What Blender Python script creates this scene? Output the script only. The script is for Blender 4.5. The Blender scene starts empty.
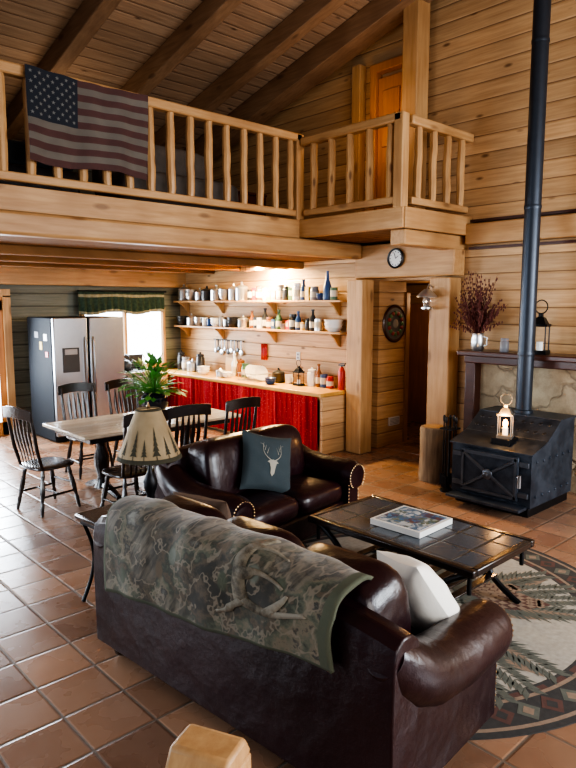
import bpy, math, random
from mathutils import Vector, Matrix, noise as mnoise
random.seed(7)
sc=bpy.context.scene
col=sc.collection
R=math.radians
# ------------------------------------------------------------ mesh builder
class MB:
    def __init__(s): s.v=[];s.f=[];s.m=[]
    def add(s,vs,fs,mi=0,M=None):
        o=len(s.v)
        for p in vs:
            p=Vector(p)
            s.v.append(M@p if M else p)
        for i,f in enumerate(fs):
            s.f.append([a+o for a in f]); s.m.append(mi[i] if isinstance(mi,list) else mi)
    def box(s,c,d,mi=0,M=None):
        x,y,z=c;a,b,e=d[0]/2,d[1]/2,d[2]/2
        vs=[(x+i*a,y+j*b,z+k*e) for i in(-1,1) for j in(-1,1) for k in(-1,1)]
        s.add(vs,[(0,1,3,2),(4,6,7,5),(0,4,5,1),(2,3,7,6),(0,2,6,4),(1,5,7,3)],mi,M)
    def lathe(s,prof,c=(0,0,0),seg=20,mi=0,M=None):
        vs=[];fs=[]
        n=len(prof)
        for r,z in prof:
            for k in range(seg):
                a=2*math.pi*k/seg
                vs.append((c[0]+r*math.cos(a),c[1]+r*math.sin(a),c[2]+z))
        for i in range(n-1):
            for k in range(seg):
                k2=(k+1)%seg
                fs.append((i*seg+k,i*seg+k2,(i+1)*seg+k2,(i+1)*seg+k))
        fs.append(tuple(reversed(range(seg))))
        fs.append(tuple(range((n-1)*seg,n*seg)))
        s.add(vs,fs,mi,M)
    def tube(s,pts,r,seg=8,mi=0,M=None,flat=1.0,up=None):
        pts=[Vector(p) for p in pts];n=len(pts)
        rs=r if isinstance(r,(list,tuple)) else [r]*n
        vs=[];fs=[]
        prev=None
        for i,p in enumerate(pts):
            t=(pts[min(i+1,n-1)]-pts[max(i-1,0)]).normalized()
            if up is not None: a=Vector(up)
            elif prev is None: a=Vector((0,0,1)) if abs(t.z)<.9 else Vector((1,0,0))
            else: a=prev
            b=t.cross(a).normalized(); a=b.cross(t).normalized(); prev=a
            for k in range(seg):
                an=2*math.pi*k/seg
                vs.append(p+(a*math.cos(an)*flat+b*math.sin(an))*rs[i])
        for i in range(n-1):
            for k in range(seg):
                k2=(k+1)%seg
                fs.append((i*seg+k,(i+1)*seg+k,(i+1)*seg+k2,i*seg+k2))
        fs.append(tuple(range(seg)))
        fs.append(tuple(reversed(range((n-1)*seg,n*seg))))
        s.add(vs,fs,mi,M)
    def cyl(s,p1,p2,r1,r2=None,seg=12,mi=0,M=None):
        s.tube([p1,p2],[r1,r2 if r2 is not None else r1],seg,mi,M)
    def sup(s,c,d,e1=.4,e2=.4,mi=0,M=None,nu=28,nv=14):
        def pw(v,e): return math.copysign(abs(v)**e,v)
        vs=[];fs=[]
        for j in range(nv+1):
            ph=-math.pi/2+math.pi*j/nv
            for i in range(nu):
                th=2*math.pi*(i+.5)/nu
                vs.append((c[0]+d[0]/2*pw(math.cos(ph),e1)*pw(math.cos(th),e2),
                           c[1]+d[1]/2*pw(math.cos(ph),e1)*pw(math.sin(th),e2),
                           c[2]+d[2]/2*pw(math.sin(ph),e1)))
        for j in range(nv):
            for i in range(nu):
                i2=(i+1)%nu
                fs.append((j*nu+i,j*nu+i2,(j+1)*nu+i2,(j+1)*nu+i))
        s.add(vs,fs,mi,M)
    def grid(s,fn,nu,nv,mi=0,M=None,mf=None):
        vs=[fn(i/nu,j/nv) for j in range(nv+1) for i in range(nu+1)]
        fs=[];ms=[]
        for j in range(nv):
            for i in range(nu):
                a=j*(nu+1)+i
                fs.append((a,a+1,a+nu+2,a+nu+1)); ms.append(mf(i,j) if mf else mi)
        s.add(vs,fs,ms,M)
    def prism(s,poly,ax,a,b,mi=0):
        def P(u,v,w): return (w,u,v) if ax==0 else ((u,w,v) if ax==1 else (u,v,w))
        n=len(poly)
        vs=[P(u,v,a) for u,v in poly]+[P(u,v,b) for u,v in poly]
        fs=[tuple(range(n)),tuple(reversed(range(n,2*n)))]
        for i in range(n):
            j=(i+1)%n
            fs.append((i,i+n,j+n,j))
        s.add(vs,fs,mi)
    def out(s,name,mats,parent=None,loc=(0,0,0),rot=(0,0,0),bevel=0,sub=0,sharp=35,solid=0,fix=True):
        me=bpy.data.meshes.new(name)
        me.from_pydata([tuple(v) for v in s.v],[],s.f)
        if not isinstance(mats,(list,tuple)): mats=[mats]
        for m in mats: me.materials.append(m)
        for p,mi in zip(me.polygons,s.m): p.material_index=mi; p.use_smooth=True
        if fix:
            import bmesh
            bm=bmesh.new(); bm.from_mesh(me); bmesh.ops.recalc_face_normals(bm,faces=bm.faces); bm.to_mesh(me); bm.free()
        me.set_sharp_from_angle(angle=R(sharp))
        o=bpy.data.objects.new(name,me); col.objects.link(o)
        o.location=loc; o.rotation_euler=rot
        if parent: o.parent=parent
        if solid:
            md=o.modifiers.new('s','SOLIDIFY'); md.thickness=solid; md.offset=0
        if bevel:
            md=o.modifiers.new('b','BEVEL'); md.width=bevel; md.segments=2; md.limit_method='ANGLE'; md.angle_limit=R(40)
        if sub:
            md=o.modifiers.new('u','SUBSURF'); md.levels=sub; md.render_levels=sub
        return o
def tag(o,label,cat,group=None):
    o["label"]=label; o["category"]=cat
    if group:o["group"]=group
    return o
def struct(o): o["kind"]="structure"; return o
def thing(name,label,cat,loc=(0,0,0),rz=0,group=None):
    o=bpy.data.objects.new(name,None); col.objects.link(o)
    o.empty_display_size=.1; o.location=loc; o.rotation_euler=(0,0,rz)
    return tag(o,label,cat,group)
def copy_thing(root,loc,rz=None,label=None,scale=None):
    n=root.copy(); col.objects.link(n); n.location=loc
    if rz is not None: n.rotation_euler=(0,0,rz)
    if scale: n.scale=scale
    if label: n["label"]=label
    for c in list(root.children):
        k=c.copy(); col.objects.link(k); k.parent=n
        for g in list(c.children):
            h=g.copy(); col.objects.link(h); h.parent=k
    return n
# ------------------------------------------------------------ materials
class NT:
    def __init__(s,name):
        s.m=bpy.data.materials.new(name); s.m.use_nodes=True
        s.t=s.m.node_tree; s.p=s.t.nodes['Principled BSDF']
        s.tc=s.t.nodes.new('ShaderNodeTexCoord').outputs['Object']
    def n(s,ty,ins={},**kw):
        nd=s.t.nodes.new('ShaderNode'+ty)
        for k,v in kw.items(): setattr(nd,k,v)
        for k,v in ins.items(): s.set(nd.inputs[k],v)
        return nd
    def set(s,i,v):
        if isinstance(v,bpy.types.NodeSocket): s.t.links.new(v,i)
        elif isinstance(v,(tuple,list)) and len(v)==3 and i.type=='RGBA': i.default_value=(*v,1)
        else: i.default_value=v
    def ma(s,op,a,b=0,c=None):
        ins={0:a,1:b}
        if c is not None: ins[2]=c
        return s.n('Math',ins,operation=op).outputs[0]
    def mix(s,f,a,b,mode='MIX'):
        nd=s.n('Mix',{},data_type='RGBA',blend_type=mode)
        s.set(nd.inputs[0],f); s.set(nd.inputs[6],a); s.set(nd.inputs[7],b)
        return nd.outputs[2]
    def noise(s,v,sc_,det=3,rough=.5):
        return s.n('TexNoise',{'Vector':v,'Scale':sc_,'Detail':det,'Roughness':rough}).outputs[0]
    def vec(s,x,y,z): return s.n('CombineXYZ',{0:x,1:y,2:z}).outputs[0]
    def xyz(s,v=None):
        o=s.n('SeparateXYZ',{0:v or s.tc}).outputs; return o[0],o[1],o[2]
    def mr(s,v,a,b,c=0,d=1): return s.n('MapRange',{0:v,1:a,2:b,3:c,4:d}).outputs[0]
    def ramp(s,f,els,interp='LINEAR'):
        nd=s.n('ValToRGB',{0:f}); cr=nd.color_ramp; cr.interpolation=interp
        cr.elements[0].position=els[0][0]; cr.elements[0].color=(*els[0][1],1)
        cr.elements[1].position=els[-1][0]; cr.elements[1].color=(*els[-1][1],1)
        for p,c in els[1:-1]:
            e=cr.elements.new(p); e.color=(*c,1)
        return nd.outputs[0]
    def bump(s,h,st=.3,dist=.01):
        s.set(s.p.inputs['Normal'],s.n('Bump',{'Height':h,'Strength':st,'Distance':dist}).outputs[0])
    def fin(s,colr,rough=.5,metal=0,coat=0):
        s.set(s.p.inputs['Base Color'],colr); s.set(s.p.inputs['Roughness'],rough); s.set(s.p.inputs['Metallic'],metal)
        if coat: s.p.inputs['Coat Weight'].default_value=coat; s.p.inputs['Coat Roughness'].default_value=.15
        return s.m
def plain(name,c,rough=.5,metal=0,var=.15,scale=12,bump=0,coat=0,emit=0,trans=0):
    t=NT(name)
    f=t.noise(t.tc,scale,3)
    cc=t.mix(f,tuple(x*(1-var) for x in c),tuple(min(1,x*(1+var)) for x in c))
    if bump: t.bump(t.noise(t.tc,scale*6,4),bump,.004)
    m=t.fin(cc,rough,metal,coat)
    if emit:
        t.p.inputs['Emission Color'].default_value=(*c,1); t.p.inputs['Emission Strength'].default_value=emit
    if trans: t.p.inputs['Transmission Weight'].default_value=trans
    return m
def plank(name,ax,w,c1,c2,groove=.05,rough=.55,knot=1,dark=.25,off=0):
    t=NT(name); x,y,z=t.xyz()
    c=[x,y,z]; st=c[ax]; oth=[c[i] for i in range(3) if i!=ax]
    al=t.ma('ADD',oth[0],oth[1])
    s=t.ma('ADD',t.ma('DIVIDE',st,w),off+.001); idx=t.ma('FLOOR',s); fr=t.ma('FRACT',s)
    rnd=t.n('TexWhiteNoise',{'W':idx},noise_dimensions='1D').outputs[0]
    al2=t.ma('ADD',al,t.ma('MULTIPLY',rnd,17))
    g=t.noise(t.vec(t.ma('MULTIPLY',al2,1.2),t.ma('MULTIPLY',st,22),rnd),1.6,5,.6)
    blot=t.noise(t.vec(al2,t.ma('MULTIPLY',st,3),rnd),1.1,2)
    cc=t.mix(t.mr(g,.3,.7),c1,c2)
    k=t.ma('ADD',.70,t.ma('ADD',t.ma('MULTIPLY',rnd,.32),t.ma('MULTIPLY',blot,.45)))
    cc=t.mix(1.0,cc,t.n('CombineColor',{0:k,1:k,2:k}).outputs[0],'MULTIPLY')
    vd=t.n('TexVoronoi',{'Vector':t.vec(t.ma('MULTIPLY',al2,1.9),t.ma('MULTIPLY',fr,1.0),idx),'Scale':1.0}).outputs[0]
    if knot: cc=t.mix(t.mr(vd,.05,.13,.8*knot,0),cc,(c2[0]*.22,c2[1]*.14,c2[2]*.1))
    e=t.ma('MINIMUM',fr,t.ma('SUBTRACT',1,fr)); gm=t.mr(e,0,groove)
    cc=t.mix(gm,(c2[0]*dark,c2[1]*dark*.8,c2[2]*dark*.7),cc)
    t.bump(t.ma('ADD',t.mr(e,0,groove*2.5),t.ma('MULTIPLY',g,.15)),.5,.012)
    return t.fin(cc,rough)
def wood(name,ax,c1,c2,rough=.5,knot=.7,sc_=1,coat=0):
    t=NT(name); x,y,z=t.xyz(); c=[x,y,z]
    m=[t.ma('MULTIPLY',q,(1.3 if i==ax else 16)*sc_) for i,q in enumerate(c)]
    g=t.noise(t.vec(*m),1.5,5,.6)
    cc=t.mix(t.mr(g,.3,.7),c1,c2)
    b=t.noise(t.tc,1.7*sc_,2)
    cc=t.mix(t.mr(b,.35,.7,.0,.45),cc,(c2[0]*.6,c2[1]*.5,c2[2]*.45))
    if knot:
        m2=[t.ma('MULTIPLY',q,(1.6 if i==ax else 4.5)*sc_) for i,q in enumerate(c)]
        vd=t.n('TexVoronoi',{'Vector':t.vec(*m2),'Scale':1.0}).outputs[0]
        cc=t.mix(t.mr(vd,.08,.17,.75*knot,0),cc,(c2[0]*.2,c2[1]*.12,c2[2]*.1))
    t.bump(g,.25,.004)
    return t.fin(cc,rough,0,coat)
PINE1=(.57,.35,.165); PINE2=(.42,.225,.09)
M_wall=plank('pine_plank_wall',2,.2,(.56,.36,.185),(.41,.235,.108),.04,dark=.30)
M_ceil=plank('pine_plank_ceiling',1,.19,(.40,.26,.16),(.28,.17,.10),.045,.7,dark=.3)
M_back=plank('grey_green_log_wall',2,.2,(.17,.17,.13),(.10,.105,.08),.06,knot=0)  # grey-green plank tone over the whole back wall
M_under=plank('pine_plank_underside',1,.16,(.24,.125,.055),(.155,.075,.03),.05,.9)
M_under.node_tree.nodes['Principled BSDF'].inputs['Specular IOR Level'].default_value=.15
M_px=wood('pine_grain_x',0,PINE1,PINE2); M_py=wood('pine_grain_y',1,PINE1,PINE2); M_pz=wood('pine_grain_z',2,PINE1,PINE2)
M_raf=wood('rafter_pine',1,(.36,.215,.12),(.24,.135,.07),.65)
M_log=wood('peeled_log_spindle',2,(.60,.37,.17),(.44,.235,.095),.45,.9,1.6)
M_counter=wood('countertop_pine',1,(.76,.46,.14),(.60,.33,.085),.3,.4)
M_dark=wood('dark_stained_wood',2,(.028,.017,.014),(.014,.009,.008),.26,0,2,.4)
M_mant=wood('mahogany_mantel',1,(.09,.028,.017),(.05,.015,.01),.35,0,1,.2)
M_door=wood('amber_pine_door',2,(.60,.27,.09),(.44,.18,.05),.45,.4)
def tiles(name,w,c1,c2,c3,grout,rough,gw=.03,bs=.5):
    t=NT(name); x,y,z=t.xyz()
    fx=t.ma('ADD',t.ma('DIVIDE',x,w),.37);fy=t.ma('ADD',t.ma('DIVIDE',y,w),.13)
    ix,iy=t.ma('FLOOR',fx),t.ma('FLOOR',fy)
    rn=t.n('TexWhiteNoise',{'Vector':t.vec(ix,iy,0)},noise_dimensions='3D')
    r1=rn.outputs[0]
    ex=t.ma('FRACT',fx);ey=t.ma('FRACT',fy)
    e=t.ma('MINIMUM',t.ma('MINIMUM',ex,t.ma('SUBTRACT',1,ex)),t.ma('MINIMUM',ey,t.ma('SUBTRACT',1,ey)))
    gm=t.mr(e,gw*.6,gw)
    nz=t.noise(t.tc,3.5,3,.5)
    cc=t.mix(r1,c1,c2); cc=t.mix(t.mr(nz,.3,.8,0,.45),cc,c3)
    cc=t.mix(gm,grout,cc)
    t.bump(t.ma('ADD',t.mr(e,gw*.5,gw*1.8),t.ma('ADD',t.ma('MULTIPLY',nz,.3),t.ma('MULTIPLY',r1,.2))),bs,.006)
    return t.fin(cc,t.ma('ADD',t.mr(nz,.3,.7,rough,rough+.05),t.ma('MULTIPLY',t.ma('SUBTRACT',1,gm),.3)))
M_floor=tiles('terracotta_tile',.33,(.38,.215,.135),(.17,.088,.056),(.38,.245,.165),(.15,.112,.085),.25,.024)
M_floor.node_tree.nodes['Principled BSDF'].inputs['Specular IOR Level'].default_value=.7
M_slate=tiles('slate_tile',.235,(.060,.085,.115),(.085,.095,.105),(.038,.055,.075),(.010,.009,.008),.18,.03)
M_slate.node_tree.nodes['Principled BSDF'].inputs['Specular IOR Level'].default_value=1.0
t=NT('oxblood_leather'); nz=t.noise(t.tc,1.6,2,.4); f2=t.noise(t.tc,140,3)
cc=t.mix(t.mr(nz,.3,.7),(.012,.0032,.0055),(.022,.005,.0085))
t.bump(t.ma('ADD',t.ma('MULTIPLY',f2,.08),t.noise(t.tc,6,3,.5)),.35,.04)
M_leather=t.fin(cc,t.mr(nz,.3,.7,.28,.36),0,.2); t.p.inputs['Specular IOR Level'].default_value=.4
M_brass=plain('antique_brass',(.42,.28,.15),.35,1)
M_iron=plain('black_iron',(.015,.015,.017),.42,.6,bump=.15)
t=NT('worn_stove_steel'); nz=t.noise(t.tc,6,6,.7); cc=t.mix(t.mr(nz,.35,.7),(.026,.033,.048),(.07,.085,.11)); t.bump(nz,.2,.004); M_stove=t.fin(cc,t.mr(nz,.3,.7,.32,.5),.45)
M_strap=plain('worn_strap_steel',(.11,.12,.14),.4,.7,.3)
M_chrome=plain('brushed_steel',(.34,.35,.37),.30,1,.05)
M_black=plain('black_plastic',(.02,.02,.022),.35)
M_white=plain('white_ceramic',(.72,.71,.68),.3,var=.03)
M_cream=plain('cream_fabric',(.85,.83,.77),.9,bump=.2,var=.05)
M_red=plain('red_enamel',(.45,.03,.02),.3)
M_blue=plain('blue_enamel',(.03,.07,.18),.3)
M_green=plain('green_enamel',(.06,.13,.06),.4)
M_teal=plain('teal_grey_cloth',(.04,.056,.064),.9,bump=.25)
M_tan=plain('tan_print',(.32,.30,.25),.9)
M_amber=plain('amber_glass',(.24,.09,.03),.15)
M_yellow=plain('yellow_label',(.55,.38,.10),.5)
M_grey=plain('grey_plastic',(.22,.22,.24),.4)
M_leaf=plain('leaf_green',(.055,.21,.03),.5,var=.4)
M_dry=plain('dried_russet',(.12,.032,.025),.8,var=.4)
M_brown=plain('brown_cloth',(.11,.07,.05),.9,bump=.2,var=.4)
M_flame=plain('candle_flame',(1,.38,.07),.4,emit=16,var=0)
M_day=plain('daylight_pane',(.80,.90,1),.4,emit=4.5,var=0)
M_tin=plain('galvanized_tin',(.58,.59,.60),.30,.9)
M_valance=plain('green_print_curtain',(.03,.055,.035),.9,var=.8,scale=25)
M_vtrim=plain('valance_tan_trim',(.26,.24,.16),.9,var=.5,scale=30)
M_glass=plain('lantern_glass',(.9,.92,.92),.05,trans=.9,var=0)
M_bark=wood('stump_bark',2,(.38,.27,.17),(.17,.105,.06),.9,.3,1.5)
t=NT('red_gathered_curtain'); x,y,z=t.xyz()
nn=t.noise(t.vec(x,t.ma('MULTIPLY',y,8),t.ma('MULTIPLY',z,.4)),2.6,2)
dt=t.n('TexVoronoi',{'Vector':t.vec(x,y,z),'Scale':30}).outputs[0]
cc=t.mix(t.mr(nn,.35,.65),(.50,.045,.045),(.25,.014,.020)); cc=t.mix(t.mr(dt,.2,.3,.35,0),cc,(.48,.22,.19)); M_ging=t.fin(cc,1.0); t.p.inputs['Specular IOR Level'].default_value=.05  # fold shade painted as vertical streaks of lighter and darker red
t=NT('irregular_tan_stone'); x,y,z=t.xyz(); w1=t.noise(t.tc,2.2,3); w2=t.noise(t.vec(y,z,x),2.9,3)
vec=t.vec(0,t.ma('ADD',t.ma('MULTIPLY',y,1.5),t.ma('MULTIPLY',w1,1.1)),t.ma('ADD',t.ma('MULTIPLY',z,2.3),t.ma('MULTIPLY',w2,1.1)))
v=t.n('TexVoronoi',{'Vector':vec,'Scale':1.0},feature='DISTANCE_TO_EDGE').outputs[0]; vc=t.n('TexVoronoi',{'Vector':vec,'Scale':1.0}).outputs[1]
nz=t.noise(t.tc,5,7,.72); r0=t.n('SeparateColor',{0:vc}).outputs[0]
cc=t.mix(r0,(.50,.41,.28),(.36,.285,.19)); cc=t.mix(t.mr(nz,.38,.68,0,.85),cc,(.27,.205,.135)); cc=t.mix(t.mr(v,.0,.022,.6,0),cc,(.19,.145,.10))
t.bump(t.ma('ADD',t.mr(v,0,.05),nz),.7,.03); M_stone=t.fin(cc,.85)
# woodland camouflage: large soft bark and branch shapes
t=NT('camouflage_fleece'); X,Y,Z=t.xyz()
P1=t.vec(X,t.ma('SUBTRACT',Y,Z),t.ma('MULTIPLY',Z,.5))
n1=t.noise(P1,3.0,6,.62)
base=t.ramp(n1,[(.30,(.008,.008,.006)),(.42,(.024,.020,.012)),(.465,(.085,.060,.034)),(.50,(.030,.034,.021)),(.54,(.085,.088,.055)),(.58,(.155,.125,.08)),(.61,(.024,.022,.015)),(.68,(.19,.185,.155))])
bk=t.noise(t.vec(t.ma('MULTIPLY',t.ma('ADD',X,t.ma('MULTIPLY',Z,.6)),14),t.ma('MULTIPLY',t.ma('SUBTRACT',Y,Z),3),Z),1.3,4,.6)
bm_=t.noise(P1,1.9,2)
cc=t.mix(t.mr(bm_,.50,.56,0,.75),base,t.mix(t.mr(bk,.42,.58),(.16,.135,.10),(.030,.024,.016)))
n2=t.noise(t.vec(t.ma('MULTIPLY',t.ma('ADD',X,Z),4),t.ma('MULTIPLY',Y,2.0),t.ma('MULTIPLY',t.ma('SUBTRACT',X,Z),3)),1.4,3,.6)
ridge=t.ma('ABSOLUTE',t.ma('SUBTRACT',n2,.5)); cc=t.mix(t.mr(ridge,.008,.026,.7,0),cc,(.21,.17,.12))
vv=t.n('TexVoronoi',{'Vector':t.vec(t.ma('MULTIPLY',X,9),t.ma('MULTIPLY',t.ma('SUBTRACT',Y,Z),5.5),Z),'Scale':1.0})
lc=t.n('SeparateColor',{0:vv.outputs[1]}).outputs[0]
lf=t.ma('MULTIPLY',t.mr(vv.outputs[0],.22,.32,.85,0),t.ma('GREATER_THAN',lc,.55))
cc=t.mix(lf,cc,t.ramp(lc,[(.5,(.05,.062,.032)),(.75,(.10,.066,.034)),(.9,(.12,.13,.10))],'CONSTANT'))
t.bump(t.noise(t.tc,7,3),.35,.02); M_camo=t.fin(cc,.8); t.p.inputs['Sheen Weight'].default_value=.2
M_border=plain('sage_fleece_border',(.085,.092,.062),.95,bump=.2)
def rugm(n,c): return plain(n,c,.95,bump=.3,var=.3,scale=30)
M_rb=rugm('rug_beige',(.36,.33,.28)); M_rg=rugm('rug_green',(.115,.12,.10)); M_rm=rugm('rug_maroon',(.11,.055,.045)); M_rk=rugm('rug_charcoal',(.050,.047,.045)); M_rt=rugm('rug_tan',(.25,.18,.13))
M_fr=plain('flag_red',(.080,.036,.033),.9,var=.35,scale=5); M_fw=plain('flag_white',(.135,.118,.10),.9,var=.3,scale=5); M_fb=plain('flag_navy',(.016,.020,.030),.9); M_fs=plain('flag_star',(.15,.15,.145),.9)  # flag colours faded, and also darkened to hold the shade it hangs in
# ------------------------------------------------------------ SHELL
XW=7.0; YB=10.2; LF=3.06
def roofz(y): return 7.2-.26*y if y>1.5 else 6.81-.26*(1.5-y)
b=MB(); b.box((2.5,3.1,-.05),(13,14.4,.1)); struct(b.out('floor',M_floor))
b=MB()
b.prism([(-4,0),(4.74,0),(4.74,roofz(4.74)),(1.5,roofz(1.5)),(-4,roofz(-4))],0,XW,XW+.2)
b.prism([(4.74,2.35),(5.66,2.35),(5.66,roofz(5.66)),(4.74,roofz(4.74))],0,XW,XW+.2)
b.prism([(5.66,0),(YB,0),(YB,roofz(YB)),(5.66,roofz(5.66))],0,XW,XW+.2)
struct(b.out('wall_gable',M_wall))
b=MB(); b.box((2.1,YB+.1,2.25),(10.2,.2,4.5)); struct(b.out('wall_back',M_back))
b=MB(); b.box((6.875,8.03,1.325),(.25,4.34,2.65)); struct(b.out('wall_kitchen',M_wall))
b=MB()
b.prism([(1.5,roofz(1.5)),(YB+.3,roofz(YB+.3)),(YB+.3,roofz(YB+.3)+.15),(1.5,6.96)],0,-3.2,7.4)
b.prism([(-4.2,roofz(-4.2)),(1.5,6.81),(1.5,6.96),(-4.2,roofz(-4.2)+.15)],0,-3.2,7.4)
struct(b.out('ceiling',M_ceil))
for i,xx in enumerate((.1,1.27,2.42,3.58,4.76,5.86,6.70)):
    b=MB(); w=.18 if i<6 else .34; dp=.26 if i<6 else .30
    b.prism([(1.5,roofz(1.5)-dp),(YB,roofz(YB)-dp),(YB,roofz(YB)),(1.5,roofz(1.5))],0,xx-w/2,xx+w/2)
    tag(b.out('rafter',M_raf,bevel=.012),"heavy stained pine roof rafter under the plank ceiling" if i<6 else "thick pine end rafter against the gable wall","beam","roof rafters")
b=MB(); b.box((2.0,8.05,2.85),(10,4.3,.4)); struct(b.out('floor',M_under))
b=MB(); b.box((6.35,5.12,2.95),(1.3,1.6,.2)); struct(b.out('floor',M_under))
b=MB(); b.box((1.9,5.86,2.96),(7.5,.06,.22)); struct(b.out('trim_1',M_px,bevel=.006))
b=MB(); b.box((1.9,5.84,2.74),(9.7,.16,.205)); tag(b.out('support_beam',M_px,bevel=.03),"long square pine beam carrying the loft edge","beam")
for yy in(6.9,8.0,9.1):
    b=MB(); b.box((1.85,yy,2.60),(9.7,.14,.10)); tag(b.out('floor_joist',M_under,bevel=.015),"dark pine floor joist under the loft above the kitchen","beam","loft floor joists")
b=MB(); b.box((5.66,5.07,2.96),(.06,1.62,.22)); struct(b.out('trim_2',M_py,bevel=.006))
b=MB(); b.box((6.33,4.27,2.96),(1.34,.06,.22)); struct(b.out('trim_3',M_px,bevel=.006))
b=MB(); b.box((6.38,4.42,2.77),(1.24,.2,.17)); tag(b.out('support_beam',M_px,bevel=.015),"short pine beam under the projecting loft corner","beam")
b=MB(); b.box((6.87,5.11,2.6),(.25,1.56,.44)); tag(b.out('header_beam',M_py,bevel=.015),"wide pine header above the hallway opening","beam")
b=MB(); b.box((6.66,5.71,1.18),(.24,.27,2.36)); tag(b.out('support_post',M_pz,bevel=.012),"square pine post beside the kitchen counter","post","loft posts")
b=MB(); b.box((6.87,4.52,1.18),(.24,.30,2.36)); tag(b.out('support_post',M_pz,bevel=.012),"square pine post between hallway and fireplace mantel","post","loft posts")
b=MB(); b.box((6.78,4.98,4.38),(.25,.23,2.62)); tag(b.out('loft_post',M_pz,bevel=.015),"tall pine post rising from the loft floor to the roof","post")
b=MB(); b.box((6.93,6.02,4.15),(.13,.15,2.15)); struct(b.out('trim_4',M_pz,bevel=.01))
b=MB(); b.box((6.92,1.0,2.86),(.16,6.5,.24)); struct(b.out('trim_5',M_py,bevel=.012))
b=MB(); b.box((6.965,1.0,2.70),(.07,6.5,.03),0); b.box((6.965,1.0,3.02),(.07,6.5,.03),0); struct(b.out('trim_9',M_mant))
b=MB(); b.box((4.5,10.1,2.49),(5.0,.22,.32)); struct(b.out('trim_6',M_px,bevel=.01))
# hallway
b=MB(); b.box((7.4,5.74,1.18),(.45,.14,2.35)); struct(b.out('wall_hall_side',M_wall))
b=MB(); b.box((8.2,4.62,1.18),(2.0,.14,2.35)); b.box((9.2,5.9,1.18),(.14,2.7,2.35)); b.box((8.4,7.2,1.18),(1.8,.14,2.35)); struct(b.out('wall_hall_end',M_wall))
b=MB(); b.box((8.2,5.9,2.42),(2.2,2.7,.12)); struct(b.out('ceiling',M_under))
b=MB(); b.box((8.4,5.9,-.02),(2.6,2.8,.05)); struct(b.out('floor',M_floor))
b=MB(); b.box((7.66,5.74,1.1),(.09,.18,2.2)); struct(b.out('trim_10',M_pz,bevel=.006))
b=MB(); b.box((9.10,6.6,1.02),(.05,.78,2.04)); struct(b.out('door_3',M_door,bevel=.01))
b=MB(); b.box((6.95,5.45,4.02),(.06,.44,1.92),0)
for zz in(3.55,4.45): b.box((6.915,5.45,zz),(.03,.28,.72),0)
struct(b.out('door_1',[M_door],bevel=.01))
b=MB()
for yy in(5.18,5.72): b.box((6.93,yy,4.06),(.13,.10,2.0))
b.box((6.93,5.45,5.10),(.13,.66,.11)); struct(b.out('trim_7',M_door,bevel=.008))
b=MB()
for xx in(2.64,3.46): b.box((xx,10.16,1.05),(.10,.06,2.1),0)
for zz in(.12,2.04): b.box((3.05,10.16,zz),(.92,.06,.22),0)
b.box((3.05,10.15,1.08),(.74,.03,1.72),1)
struct(b.out('door_2',[M_door,M_day],bevel=.01))
b=MB()
for xx in(2.54,3.56): b.box((xx,10.13,1.08),(.11,.1,2.16))
b.box((3.05,10.13,2.2),(1.13,.1,.12)); struct(b.out('trim_8',M_pz))
b=MB(); b.box((5.55,10.17,1.42),(1.5,.03,.95),1)
for xx in(4.78,5.55,6.32): b.box((xx,10.13,1.42),(.05,.1,1.02))
for zz in(.93,1.93): b.box((5.55,10.13,zz),(1.6,.1,.07))
struct(b.out('window_1',[M_pz,M_day]))
b=MB(); b.box((.6,10.17,1.25),(2.4,.03,2.1),1)  # out-of-view bright pane, added to reflect on the left floor tiles
for xx in(-.6,.6,1.8): b.box((xx,10.13,1.25),(.08,.1,2.2))
for zz in(.15,2.35): b.box((.6,10.13,zz),(2.48,.1,.08))
struct(b.out('window_added_2',[M_pz,M_day]))
b=MB()
def val(u,v): return (4.68+1.62*u, 10.03+.025*math.sin(u*85)*(.3+v), 2.24-.36*v-.03*math.sin(u*12)*v)
b.grid(val,120,8,mf=lambda i,j:1 if j in(1,7) else 0); o=tag(b.out('window_valance',[M_valance,M_vtrim],solid=.006,fix=False),"short dark green gathered valance over the kitchen window","curtain")
b=MB(); b.cyl((4.68,10.04,2.25),(6.35,10.04,2.25),.014,mi=0); ro=b.out('curtain_rod',M_iron,parent=o)
# ------------------------------------------------------------ RAILINGS
def railing(p0,p1,n,label,posts=(True,True),zs=1.07):
    p0=Vector(p0);p1=Vector(p1);L=(p1-p0).length;d=(p1-p0)/L
    rz=math.atan2(d.y,d.x)
    r=thing('loft_railing',label,'railing',(p0.x,p0.y,LF),rz,'loft railings')
    b=MB(); b.box((L/2,0,.90*zs),(L+.08,.12,.10)); b.out('handrail',M_px,parent=r,bevel=.02)
    b=MB(); b.box((L/2,0,.09),(L,.08,.08)); b.out('bottom_rail',M_px,parent=r,bevel=.015)
    for i in range(n):
        x=L*(i+.5)/n
        b=MB(); q=random.uniform
        pts=[(q(-.005,.005),q(-.005,.005),z*zs) for z in(.11,.16,.3,.42,.55,.68,.82,.86)]
        rr=[.040,.044,.046+q(-.003,.003),.046,.046+q(-.003,.003),.045,.043,.040]
        b.tube(pts,rr,9); b.out('baluster',M_log,parent=r,loc=(x,0,0))
    for e,x in zip(posts,(0,L)):
        if e:
            b=MB(); b.box((x,0,.47*zs),(.12,.12,.94*zs)); b.out('rail_post',M_pz,parent=r,bevel=.012)
    return r
railing((-.2,5.89),(5.65,5.89),24,"pine log railing along the loft edge above the kitchen",(False,True),1.10)
railing((5.68,5.78),(5.68,4.33),5,"pine log railing on the side of the projecting loft corner",(False,True),1.04)
railing((5.8,4.30),(6.92,4.30),4,"pine log railing on the end of the projecting loft corner",(False,False),1.02)
b=MB()
W_,H_=1.2,.80
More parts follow.
